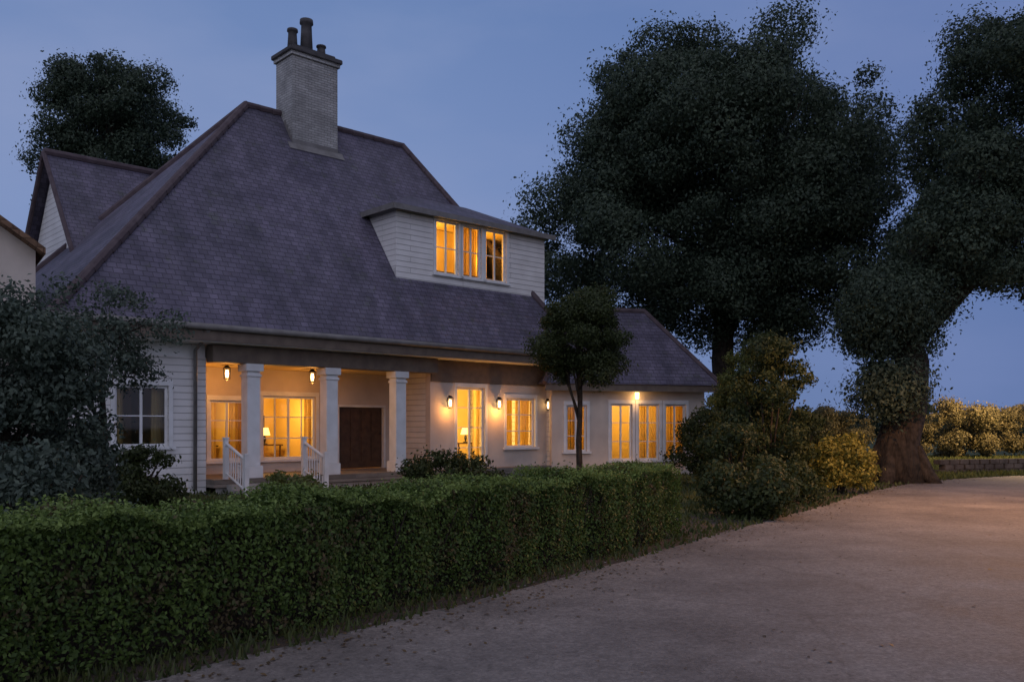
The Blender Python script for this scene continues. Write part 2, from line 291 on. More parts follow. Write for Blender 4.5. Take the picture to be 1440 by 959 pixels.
LG_TOPLIGHT=leafmat('toplight_tinted_shoots',(.10,.15,.03),(.27,.36,.10),.35)  # shoot colour made paler to carry the light on the hedge top
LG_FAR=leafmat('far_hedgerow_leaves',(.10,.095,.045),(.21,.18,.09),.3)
LG_LAMPTINT=leafmat('lamplight_tinted_leaves',(.13,.12,.025),(.36,.32,.06),.35)  # lamplight put into the leaf colour: yellower and paler
LG_DEAD=leafmat('fallen_leaves',(.05,.035,.018),(.16,.10,.04),.1)
LG_GRASS=leafmat('grass_blades',(.03,.045,.015),(.11,.13,.04),.3)

# ---------------------------------------------------------------- ground and road
EDGE=[(-9,-3),(-4,3.2),(-1.75,6),(-.3,7.9),(1.1,9.9),(3.2,13.1),(6.2,17.5),(8.8,21.5),(11.6,25),(16,28.3),(24,31.5),(60,42)]
def smooth_poly(P,n=12):
    P=[Vector((*p,0)) for p in P]; out=[]
    for i in range(len(P)-1):
        p0=P[max(i-1,0)];p1=P[i];p2=P[i+1];p3=P[min(i+2,len(P)-1)]
        for k in range(n):
            t=k/n; out.append(.5*((2*p1)+(-p0+p2)*t+(2*p0-5*p1+4*p2-p3)*t*t+(-p0+3*p1-3*p2+p3)*t**3))
    out.append(P[-1]); return out
EP=smooth_poly(EDGE)
def off(P,d):
    r=[]
    for i,p in enumerate(P):
        t=(P[min(i+1,len(P)-1)]-P[max(i-1,0)]).normalized(); r.append(p+Vector((-t.y,t.x,0))*d)
    return r
def ribbon(bm,A,B,z):
    a=[bm.verts.new((p.x,p.y,z)) for p in A]; b=[bm.verts.new((p.x,p.y,z)) for p in B]
    for i in range(len(A)-1): bm.faces.new([b[i],b[i+1],a[i+1],a[i]])
bm=nb(); quad(bm,(-1500,-300,0),(1500,-300,0),(1500,3000,0),(-1500,3000,0)); struct(obj('ground',bm,GRASS))
bm=nb(); 
def wob(P,a,s): return [p+Vector((math.sin(i*.9+s)*a,math.cos(i*1.3+s)*a,0)) for i,p in enumerate(P)]
ribbon(bm,wob(off(EP,.12),.025,1),off(EP,-6.8),.03); struct(obj('road',bm,ROAD))
bm=nb(); ribbon(bm,off(EP,1.6),off(EP,.0),.008); struct(obj('verge',bm,SOIL))

# ---------------------------------------------------------------- the house
H=thing('hip_roofed_house','large white house with steep dark hipped roof, pillared porch and glowing windows','house',(-9.4,18.2,0),R(43))
def wall_holes(bm,x0,x1,z0,z1,y,th,holes,swap=False):
    xs=sorted({x0,x1,*[h[0] for h in holes],*[h[1] for h in holes]}); zs=sorted({z0,z1,*[h[2] for h in holes],*[h[3] for h in holes]})
    def P(x,yy,z): return (yy,x,z) if swap else (x,yy,z)
    def isH(i,j):
        if i<0 or j<0 or i>=len(xs)-1 or j>=len(zs)-1: return None
        cx=(xs[i]+xs[i+1])/2; cz=(zs[j]+zs[j+1])/2
        return any(h[0]<cx<h[1] and h[2]<cz<h[3] for h in holes)
    for i in range(len(xs)-1):
        for j in range(len(zs)-1):
            if isH(i,j): continue
            a,b,c,d=xs[i],xs[i+1],zs[j],zs[j+1]
            quad(bm,P(a,y,c),P(b,y,c),P(b,y,d),P(a,y,d)); quad(bm,P(a,y+th,c),P(a,y+th,d),P(b,y+th,d),P(b,y+th,c))
            for (di,dj,q) in ((-1,0,(P(a,y,c),P(a,y,d),P(a,y+th,d),P(a,y+th,c))),(1,0,(P(b,y,c),P(b,y+th,c),P(b,y+th,d),P(b,y,d))),(0,-1,(P(a,y,c),P(a,y+th,c),P(b,y+th,c),P(b,y,c))),(0,1,(P(a,y,d),P(b,y,d),P(b,y+th,d),P(a,y+th,d)))):
                if isH(i+di,j+dj) in (True,None): quad(bm,*q)
    bmesh.ops.recalc_face_normals(bm,faces=bm.faces)
def window(parent,x0,x1,z0,z1,y,nx=2,nz=2,curtain=CURT,cover=.28,sub=False,names=('frame','pane','curtain','sill'),rootname='window',door=False):
    """window set in an opening of a wall whose outer face is at y (facing -y)"""
    f=nb(); a=.06; yy=y+.06
    for q in ((x0,z0,x0+a,z1),(x1-a,z0,x1,z1),(x0+a,z0,x1-a,z0+a),(x0+a,z1-a,x1-a,z1)): box(f,q[0],yy,q[1],q[2],yy+.07,q[3])
    for i in range(1,nx):
        cx=x0+(x1-x0)*i/nx; t=.03 if (nx%2==0 and i==nx//2) else .014; box(f,cx-t,yy+.01,z0+a,cx+t,yy+.06,z1-a)
    for j in range(1,nz):
        cz=z0+(z1-z0)*j/nz
        for i in range(nx):
            xa=x0+(x1-x0)*i/nx+(a if i==0 else .032); xb=x0+(x1-x0)*(i+1)/nx-(a if i==nx-1 else .032)
            box(f,xa,yy+.013,cz-.013,xb,yy+.055,cz+.013)
    c=nb(); e=.1
    for q in ((x0-e,z0,x0-.003,z1),(x1+.003,z0,x1+e,z1),(x0-e,z1+.002,x1+e,z1+e+.03)): box(c,q[0],y-.03,q[1],q[2],y-.002,q[3])
    if not sub:
        r=obj(rootname,c,WHITE,parent,bevel=.004); P=r
        obj('frame',f,WHITE,r)
    else:
        P=parent; obj('window_frame',f,WHITE,P); obj('window_trim',c,WHITE,P)
    if not door:
        s=nb(); box(s,x0-e-.04,y-.09,z0-.07,x1+e+.04,y-.003,z0-.003); obj('sill' if not sub else 'window_sill',s,WHITE,P)
    g=nb(); quad(g,(x0+a/2,yy+.035,z0+a/2),(x1-a/2,yy+.035,z0+a/2),(x1-a/2,yy+.035,z1-a/2),(x0+a/2,yy+.035,z1-a/2)); obj('pane' if not sub else 'window_pane',g,GLASS,P)
    if curtain:
        wd=(x1-x0)
        for side in (0,1):
            k=nb(); n=26; pr=None; cw=wd*cover+.1
            for i in range(n+1):
                t=i/n; xx=(x0-.1+cw*t) if side==0 else (x1+.1-cw*t); yo=y+.34+.035*math.sin(t*n*1.15+side*2)+.012*math.sin(t*37)
                v=(k.verts.new((xx,yo,z1+.12)),k.verts.new((xx+(.03 if side==0 else -.03)*math.sin(t*9),yo+.02,z0-.15 if not door else z0+.03)))
                if pr: k.faces.new([pr[0],v[0],v[1],pr[1]])
                pr=v
            obj('curtain' if not sub else 'window_curtain',k,curtain,P,True)
    return P
def pointlamp(parent,loc,e,col=(1,.57,.13),r=.12,name='room_light'):
    l=bpy.data.lights.new(name,'POINT'); l.energy=e; l.color=col; l.shadow_soft_size=r
    o=bpy.data.objects.new(name,l); COL.objects.link(o); o.location=loc; o.parent=parent; return o
X0,X1=.6,15.4; FZ=.35; CZ=3.25
# outer walls: left bay, recessed porch wall, right bay, ends and back (one wall part each)
WL=[(1.5,2.7,1.15,2.55)]
WP=[(4.6,5.6,.7,2.3),(6.1,7.75,.7,2.45),(8.45,10.15,FZ,2.25)]
WR=[(11.35,12.45,FZ+.02,2.78),(13.35,14.6,.95,2.5)]
bm=nb(); wall_holes(bm,X0,3.6,0,CZ,.8,.22,WL); obj('bay_wall',bm,WALL,H)
bm=nb(); wall_holes(bm,3.605,10.345,0,CZ,2.8,.22,WP); obj('porch_wall',bm,RENDER,H)
bm=nb(); wall_holes(bm,10.35,X1,0,CZ,.8,.22,WR); obj('front_wall',bm,RENDER,H)
bm=nb(); box(bm,3.38,1.025,0,3.6,2.797,CZ); box(bm,10.35,1.025,0,10.57,2.797,CZ)
wall_holes(bm,1.025,9.4,0,CZ,X0,.22,[(3.2,4.4,1.1,2.5),(6.2,7.4,1.1,2.5)],True); box(bm,X1-.22,1.025,0,X1,9.4,CZ); box(bm,X0+.225,9.2,0,X1-.225,9.4,CZ); obj('side_wall',bm,WALL,H)
# rooms behind the windows
bm=nb(); box(bm,X0+.3,1.1,.3,X1-.3,9.15,.345); obj('room_floor',bm,FLOOR,H)
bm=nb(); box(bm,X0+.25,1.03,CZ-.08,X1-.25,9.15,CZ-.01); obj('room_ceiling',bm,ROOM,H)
bm=nb()
for (a,b,c,d) in ((3.7,5.6,10.2,5.7),(10.2,4.6,15.1,4.7),(5.78,3.1,5.88,5.58),(7.95,3.1,8.05,5.58),(1.0,4.8,3.3,4.9),(3.45,3.1,3.55,9)): box(bm,a,b,.35,c,d,CZ-.09)
obj('partition_wall',bm,ROOM,H)
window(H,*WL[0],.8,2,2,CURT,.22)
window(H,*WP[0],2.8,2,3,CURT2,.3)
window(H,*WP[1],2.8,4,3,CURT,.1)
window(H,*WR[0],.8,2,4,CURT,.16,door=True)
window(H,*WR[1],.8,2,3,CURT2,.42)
pointlamp(H,(4.9,4.0,2.0),38); pointlamp(H,(7.0,4.0,2.0),78); pointlamp(H,(11.9,2.4,2.1),300,(1,.64,.2)); pointlamp(H,(14.1,3.0,2.1),80)
# table lamps and pictures seen through the panes
for (x,y,zz) in ((5.2,4.9,.35),(7.3,5.0,.35),(13.7,3.2,.35)):
    bm=nb(); box(bm,x-.5,y-.22,zz+.68,x+.5,y+.22,zz+.72)
    for sx in(-.45,.41):
        for sy in(-.18,.14): box(bm,x+sx,y+sy,zz,x+sx+.04,y+sy+.04,zz+.679)
    obj('side_table',bm,DOOR,H)
    bm=nb(); lathe(bm,[(.09,0),(.09,.02),(.02,.04),(.05,.15),(.02,.28)],x,y,12,zz+.722); q=obj('lamp_base',bm,METAL,H)
    bm=nb(); lathe(bm,[(.17,.27),(.11,.5)],x,y,16,zz+.722); obj('lamp_shade',bm,SHADE,H)
for (xa,xb,za,zb,yy) in ((6.4,7.0,1.3,1.95,5.57),(7.25,7.6,1.5,1.95,5.57),(4.2,4.8,1.3,1.9,5.57),(13.6,14.3,1.35,1.9,4.57)):
    bm=nb(); box(bm,xa,yy,za,xb,yy+.028,zb); p_=obj('picture_frame',bm,DOOR,H,bevel=.006)
    bm=nb(); quad(bm,(xa+.05,yy-.003,za+.05),(xb-.05,yy-.003,za+.05),(xb-.05,yy-.003,zb-.05),(xa+.05,yy-.003,zb-.05)); obj('picture',bm,CONC,p_)
bm=nb(); box(bm,10.9,4.2,.35,12.9,4.22,2.35)
for xx in (10.9,11.55,12.2,12.86): box(bm,xx,4.222,.35,xx+.04,4.55,2.35)
for zz in (.36,.8,1.2,1.6,2.0): box(bm,10.945,3.9,zz,12.855,4.197,zz+.035)
obj('bookcase',bm,DOOR,H)
bm=nb(); rb=random.Random(4)
for zz in (.396,.836,1.236,1.636,2.036):
    xx=10.96
    while xx<12.8:
        w_=rb.uniform(.025,.06); box(bm,xx,3.95,zz,xx+w_,4.18,zz+rb.uniform(.2,.31)); xx+=w_+.002+(rb.random()<.08)*.15
obj('books',bm,BROWN,H)
# front door, dark, inside the porch
D=nb(); x0,x1,z0,z1=WP[2]; box(D,x0+.07,2.87,z0+.02,x1-.07,2.92,z1-.07)
for (a,b) in ((.08,.27),(.3,.48),(.52,.7),(.73,.92)):
    for (c,d) in ((.12,.5),(.58,.92)):
        xa=x0+(x1-x0)*a; xb=x0+(x1-x0)*b; za=z0+(z1-z0)*c; zb=z0+(z1-z0)*d; box(D,xa,2.85,za,xb,2.868,zb)
dr=obj('front_door',D,DOOR,H,bevel=.006)
f=nb()
for q in ((x0,z0,x0+.065,z1),(x1-.065,z0,x1,z1),(x0+.065,z1-.065,x1-.065,z1)): box(f,q[0],2.76,q[1],q[2],2.99,q[3])
obj('door_frame',f,WHITE,dr); f=nb(); tube(f,[(x1-.16,2.84,z0+1.05),(x1-.16,2.8,z0+1.05)],[.02,.03],10); obj('handle',f,METAL,dr,True)
# porch: floor, steps, posts, beam, soffit
bm=nb(); box(bm,3.603,.35,.16,10.347,2.797,FZ); box(bm,10.347,.35,.16,15.5,.797,FZ); obj('porch_floor',bm,DECK,H)
bm=nb(); box(bm,3.7,.42,0,15.4,.5,.157); box(bm,10.2,.5,0,10.3,2.7,.157); obj('porch_plinth',bm,CONC,H)
for i in range(2):
    bm=nb(); box(bm,3.9,.05-.3*(i),.0,5.9,.347-.3*i,.23-.115*i); obj('step',bm,CONC,H,bevel=.012)
for x in (4.65,6.85,9.05):
    bm=nb(); w_=.17; box(bm,x-w_,.6-w_,FZ+.3,x+w_,.6+w_,2.95); box(bm,x-w_-.05,.6-w_-.05,FZ+.002,x+w_+.05,.6+w_+.05,FZ+.298); box(bm,x-w_-.06,.6-w_-.06,2.951,x+w_+.06,.6+w_+.06,3.13)
    box(bm,x-w_-.03,.6-w_-.03,2.82,x+w_+.03,.6+w_+.03,2.88)
    obj('porch_post',bm,WHITE,H,bevel=.01)
bm=nb(); box(bm,3.6,.42,3.135,10.35,.78,3.55); obj('porch_beam',bm,BOARD,H,bevel=.01)
bm=nb(); box(bm,.1,.06,3.56,15.9,9.9,3.62); box(bm,X0,.84,CZ+.003,3.6,1.0,3.557); box(bm,10.35,.84,CZ+.003,X1,1.0,3.557); obj('soffit',bm,WHITE,H)
for side in (0,1):
    pass
bm=nb(); box(bm,10.353,.755,2.92,X1,.797,3.555); obj('upper_wall_band',bm,BOARD,H,bevel=.006)  # brown band across the top of the right front wall
bm=nb(); box(bm,.0,.0,3.58,16.0,.055,3.93); box(bm,.0,.06,3.58,.055,10,3.93); box(bm,15.945,.06,3.58,16,10,3.93); box(bm,.06,9.945,3.58,15.94,10,3.93); obj('fascia',bm,BOARD,H)
bm=nb(); tube(bm,[(-.06,-.07,3.9),(16.06,-.07,3.86)],[.075,.075],10); tube(bm,[(-.07,-.07,3.9),(-.07,10,3.88)],[.075,.075],10); obj('gutter',bm,GUT,H,True)
bm=nb(); tube(bm,[(3.3,-.02,3.83),(3.3,.3,3.6),(3.3,.7,3.4),(3.3,.72,.1)],[.045]*4,10); obj('downpipe',bm,GUT,H,True)
# porch railing between the posts
for (a,b) in ():
    bm=nb(); 
    if b-a<1: continue
    box(bm,a,.56,1.18,b,.64,1.24); box(bm,a,.57,.48,b,.63,.53)
    n=int((b-a)/.13)
    for i in range(n+1):
        x=a+.03+(b-a-.06)*i/n; box(bm,x-.018,.582,.531,x+.018,.618,1.179)
    obj('railing',bm,WHITE,H)
# white stair handrails in front of the left bay, coming down to the path
for yy in (3.86,5.94):
    bm=nb()
    for (y_,z_,h) in ((.3,.36,.95),(-.75,.0,.95)): box(bm,yy-.05,y_-.05,z_,yy+.05,y_+.05,z_+h); box(bm,yy-.065,y_-.065,z_+h+.001,yy+.065,y_+.065,z_+h+.04)
    A=Vector((yy,.25,1.2)); B=Vector((yy,-.7,.85)); tube(bm,[A,B],[.035,.035],8); tube(bm,[A-Vector((0,0,.7)),B-Vector((0,0,.7))],[.025,.025],8)
    for i in range(1,8):
        p=A.lerp(B,i/8); tube(bm,[p-Vector((0,0,.7)),p],[.016,.016],6)
    obj('stair_rail',bm,WHITE,H)
# lanterns: on the porch ceiling and on the right bay wall
def lantern(x,y,z,e,hang=False):
    bm=nb(); 
    if hang: tube(bm,[(x,y,3.55),(x,y,z+.2)],[.012,.012],6)
    else: tube(bm,[(x,y+.16,z+.06),(x,y+.06,z+.22),(x,y,z+.2)],[.014]*3,6)
    lathe(bm,[(.11,.14),(.05,.2),(.01,.22)],x,y,6,z); lathe(bm,[(.05,-.17),(.085,-.14)],x,y,6,z)
    for k in range(6):
        a=2*math.pi*k/6; tube(bm,[(x+.08*math.cos(a),y+.08*math.sin(a),z-.14),(x+.1*math.cos(a),y+.1*math.sin(a),z+.14)],[.006,.006],4)
    r=obj('lantern',bm,METAL,H); g=nb(); lathe(g,[(.03,-.1),(.045,0),(.03,.1)],x,y,10,z); obj('bulb',g,LAMPM,r,True)
    pointlamp(H,(x,y-.13 if not hang else y,z-.22),e,(1,.41,.09),.05,'lantern_light')
lantern(10.95,.62,2.3,17); lantern(12.9,.62,2.3,26); lantern(15.05,.62,2.3,44)
lantern(7.0,1.7,2.95,20,True); lantern(4.6,1.8,2.95,26,True)
# main hipped roof
E0,E1=(0,0),(16,10); RZ=3.94; TOP=11.15; rL,rR=6.7,12.4
def hip(bm,x0,y0,x1,y1,z0,xl,xr,zt,th=.12):
    ym=(y0+y1)/2; a=(x0-.05,y0-.08,z0);b=(x1+.05,y0-.08,z0);c=(x1+.05,y1+.08,z0);d=(x0-.05,y1+.08,z0);L_=(xl,ym,zt);R_=(xr,ym,zt)
    quad(bm,a,b,R_,L_); quad(bm,c,d,L_,R_); bm.faces.new([bm.verts.new(q) for q in (b,c,R_)]); bm.faces.new([bm.verts.new(q) for q in (d,a,L_)])
    quad(bm,d,c,b,a)
    return a,b,c,d,L_,R_
bm=nb(); a,b,c,d,L_,R_=hip(bm,0,0,16,10,RZ,rL,rR,TOP); bmesh.ops.delete(bm,geom=[list(bm.faces)[0]],context='FACES')
def rp(x,y): # a point on the front slope
    return (x,y,RZ+(TOP-RZ)*(y+.08)/5.08)
def xl(y): return -.05+(rL+.05)*(y+.08)/5.08
def xr(y): return 16.05-(16.05-rR)*(y+.08)/5.08
ya,yb,xa,xb=1.62,2.62,10.4,14.05
quad(bm,rp(xl(-.08),-.08),rp(xr(-.08),-.08),rp(xr(ya),ya),rp(xl(ya),ya)); quad(bm,rp(xl(ya),ya),rp(xa,ya),rp(xa,yb),rp(xl(yb),yb))
quad(bm,rp(xb,ya),rp(xr(ya),ya),rp(xr(yb),yb),rp(xb,yb)); quad(bm,rp(xl(yb),yb),rp(xr(yb),yb),rp(rR,5),rp(rL,5))
roof=obj('roof',bm,TILE,H)
bm=nb()
for p,q in ((L_,R_),(a,L_),(b,R_),(c,R_),(d,L_)):
    p,q=Vector(p),Vector(q); n=int((q-p).length/.4)
    for i in range(n): # individual half-round ridge tiles
        s,e_=p.lerp(q,i/n),p.lerp(q,(i+1.08)/n); tube(bm,[s+Vector((0,0,.0)),e_+Vector((0,0,.02))],[.12,.105],8)
obj('ridge_tiles',bm,RIDGE,roof)
# chimney on the ridge
cx,cy=8.6,4.75
bm=nb(); box(bm,cx-.78,cy-.5,9.9,cx+.78,cy+.5,12.75); box(bm,cx-.84,cy-.56,12.753,cx+.84,cy+.56,12.86)
ch=obj('chimney',bm,STONE,roof)
bm=nb(); box(bm,cx-.9,cy-.62,12.863,cx+.9,cy+.62,13.0); box(bm,cx-.74,cy-.46,13.003,cx+.74,cy+.46,13.12); obj('chimney_cap',bm,POT,roof,bevel=.02)
bm=nb(); k_=(TOP-RZ)/5.08; yf=cy-.5; zf=RZ+k_*(yf+.08)
quad(bm,(cx-.95,yf-.16,zf-.16*k_+.03),(cx+.95,yf-.16,zf-.16*k_+.03),(cx+.95,yf-.004,zf+.03),(cx-.95,yf-.004,zf+.03)); box(bm,cx-.79,yf-.012,zf,cx+.79,yf-.003,zf+.15)
for i_ in range(4):
    y_=yf+.125*i_; z_=RZ+k_*(y_+.08); box(bm,cx-.792,y_+.001,z_-.1,cx-.783,y_+.124,z_+.28); box(bm,cx+.783,y_+.001,z_-.1,cx+.792,y_+.124,z_+.28)
obj('lead_flashing',bm,GUT,roof)
for (px,h,r) in ((-.5,.62,.16),(-.02,1.05,.2),(.5,.4,.15)):
    bm=nb(); lathe(bm,[(r,0),(r*.85,h*.6),(r*.8,h*.85),(r*1.05,h*.88),(r*1.0,h)],cx+px,cy,14,13.123); obj('chimney_pot',bm,POT,H,True)
bm=nb(); box(bm,cx-.84,cy-.6,10.4,cx+.84,cy+.56,10.52); 
bm.free()
# left rear wing with its own ridge
bm=nb()
wx0,wx1,wy0,wy1,wz,wt=2.6,11.0,4.6,13.6,3.94,9.75; ym=(wy0+wy1)/2
quad(bm,(wx0-.3,wy0-.3,wz-.2),(wx1,wy0-.3,wz-.2),(wx1,ym,wt),(wx0-.3,ym,wt)); quad(bm,(wx1,wy1+.3,wz-.2),(wx0-.3,wy1+.3,wz-.2),(wx0-.3,ym,wt),(wx1,ym,wt))
wr=obj('wing_roof',bm,TILE,H)
bm=nb(); p=Vector((wx0-.3,ym,wt+.02)); q=Vector((wx1,ym,wt+.02)); tube(bm,[p,q],[.12,.12],8); tube(bm,[(wx0-.3,wy0-.3,wz-.2),(wx0-.3,ym,wt)],[.07,.07],6); tube(bm,[(wx0-.3,wy1+.3,wz-.2),(wx0-.3,ym,wt)],[.07,.07],6); obj('ridge_tiles',bm,RIDGE,wr)
bm=nb(); bm.faces.new([bm.verts.new(v) for v in ((wx0,wy0,3.7),(wx0,ym,wt-.15),(wx0,wy1,3.7))]); quad(bm,(wx0,9.4,0),(wx0,9.4,3.7),(wx0,wy1,3.7),(wx0,wy1,0)); quad(bm,(wx0,wy1,0),(wx0,wy1,3.7),(wx1,wy1,3.7),(wx1,wy1,0)); quad(bm,(wx1,wy1,0),(wx1,wy1,3.7),(wx1,9.4,3.7),(wx1,9.4,0))
obj('wing_wall',bm,WALL,H)
# broad white dormer at the right of the roof
dx0,dx1,dy,dz0,dz1=9.5,15.55,1.3,4.5,7.95
gz=8.95; dm=(dx0+dx1)/2
OW=[(10.95,11.82,6.2,7.82),(12.0,12.75,6.2,7.82),(12.93,13.8,6.2,7.82)]
bm=nb(); wall_holes(bm,dx0,dx1,dz0,dz1,dy,.16,OW)
bm.faces.new([bm.verts.new(v) for v in ((dx0,dy,dz1),(dx1,dy,dz1),(dm,dy,gz))]) if False else None
for xx in (dx0,dx1-.14): box(bm,xx,dy+.163,dz0,xx+.14,5.0,dz1)
dor=obj('dormer',bm,WALL,H)
bm=nb(); o_=.24; # low hipped dormer roof
hz=dz1; a=(dx0-o_,dy-o_,hz);b=(dx1+o_,dy-o_,hz);c=(dx1+o_,5.6,hz);d=(dx0-o_,5.6,hz); P1=(dm-1.2,dy+1.9,gz); P2=(dm+1.2,dy+1.9,gz); Q1=(dm-1.2,5.6,gz); Q2=(dm+1.2,5.6,gz)
quad(bm,a,b,P2,P1); quad(bm,d,a,P1,Q1); quad(bm,b,c,Q2,P2); quad(bm,P1,P2,Q2,Q1); quad(bm,a,d,c,b); obj('dormer_roof',bm,TILE,dor)
bm=nb(); box(bm,dx0-o_-.02,dy-o_-.05,hz-.13,dx1+o_+.02,dy-o_-.002,hz+.03); box(bm,dx0-o_-.05,dy-o_,hz-.13,dx0-o_-.002,4.2,hz+.03); box(bm,dx0-o_,dy-o_,hz-.06,dx1+o_,dy-.003,hz-.012); obj('dormer_fascia',bm,GUT,dor)
bm=nb(); box(bm,10.42,2.5,5.98,14.03,2.58,dz1-.12); box(bm,10.42,1.66,5.98,14.03,3.6,6.02); box(bm,dx0+.16,dy+.17,dz1-.1,dx1-.16,3.6,dz1-.06); obj('dormer_room',bm,ROOM,dor)
for k,ow in enumerate(OW): window(dor,*ow,dy,2,2,[None,CURT,None][k],.5,sub=True)
pointlamp(H,(11.3,2.1,7.2),40,(1,.56,.12)); pointlamp(H,(13.4,2.1,7.1),38,(1,.48,.07))

# ---------------------------------------------------------------- low pavilion beyond the house
K=thing('garden_annex','low annex with slate roof and row of lit windows beyond the small round tree','annex',(W(775,600,29).x,28.6,0),R(16))
AW=5.45
KW=[(2.05,2.8,.5,2.35),(3.02,3.77,.5,2.35),(4.0,4.75,.5,2.35),(.5,1.2,.8,2.3)]
bm=nb(); wall_holes(bm,0,AW,0,2.95,0,.2,KW); obj('wall',bm,RENDER,K)
bm=nb(); box(bm,0,.203,0,.2,4,2.95); box(bm,AW-.2,.203,0,AW,4,2.95); box(bm,.203,3.8,0,AW-.203,4,2.95); obj('side_wall',bm,WALL,K)
bm=nb(); a,b,c,d,L_,R_=hip(bm,-.35,-.4,AW+.35,4.4,2.98,1.6,AW-1.3,5.7); rf=obj('roof',bm,TILE,K)
bm=nb(); tube(bm,[L_,R_],[.1,.1],8); tube(bm,[a,L_],[.09,.09],8); tube(bm,[b,R_],[.09,.09],8); obj('ridge_tiles',bm,RIDGE,rf)
bm=nb(); box(bm,-.35,-.42,2.75,AW+.35,-.38,2.975); obj('fascia',bm,BOARD,K)
bm=nb(); box(bm,.21,2.4,0,AW-.21,2.5,2.9); box(bm,.21,.25,2.8,AW-.21,2.4,2.85); obj('partition_wall',bm,ROOM,K)
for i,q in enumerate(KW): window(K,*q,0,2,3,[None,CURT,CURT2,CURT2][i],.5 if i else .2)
pointlamp(K,(2.4,1.2,2.2),75); pointlamp(K,(4.0,1.3,2.1),36)
bm=nb(); lathe(bm,[(.06,-.1),(.07,.1)],2.91,-.16,8,2.62); obj('wall_lamp',bm,LAMPM,K); pointlamp(K,(2.91,-.28,2.45),5,(1,.5,.17),.05,'lantern_light')

# ---------------------------------------------------------------- neighbour at the far left
Nn=thing('neighbouring_house','white gabled neighbouring house with brown roof at the left edge of the picture','house',(W(50,0,18.5).x,18.5,0),R(34))
# gable faces the camera; local x from -5 to 0(right wall)
gx=0
bm=nb(); vs=[(gx-7,0,0),(gx,0,0),(gx,0,5.25),(gx-3.5,0,7.7),(gx-7,0,5.25)]
f=bm.faces.new([bm.verts.new(v) for v in vs]); r=bmesh.ops.extrude_face_region(bm,geom=[f]); 
for g in r['geom']:
    if isinstance(g,bmesh.types.BMVert): g.co.y+=7
bmesh.ops.recalc_face_normals(bm,faces=bm.faces); obj('wall',bm,RENDER,Nn)
bm=nb(); 
for s in (1,-1):
    m0=gx-3.5; e_=(m0+s*3.65,5.15); t_=(m0,7.71)
    for (ya,yb) in ((-.35,7.3),):
        A=[(e_[0],ya,e_[1]),(t_[0],ya,t_[1]),(t_[0],yb,t_[1]),(e_[0],yb,e_[1])]; B=[(x,y,z+.13) for x,y,z in A]
        v1=[bm.verts.new(q) for q in A]; v2=[bm.verts.new(q) for q in B]
        bm.faces.new(v1); bm.faces.new(v2)
        for i in range(4): bm.faces.new([v1[i],v1[(i+1)%4],v2[(i+1)%4],v2[i]])
bmesh.ops.recalc_face_normals(bm,faces=bm.faces); obj('roof',bm,BROWN,Nn)
bm=nb(); box(bm,gx-1.9,-.03,3.2,gx-1.1,-.003,4.5); obj('window',bm,WHITE,Nn)

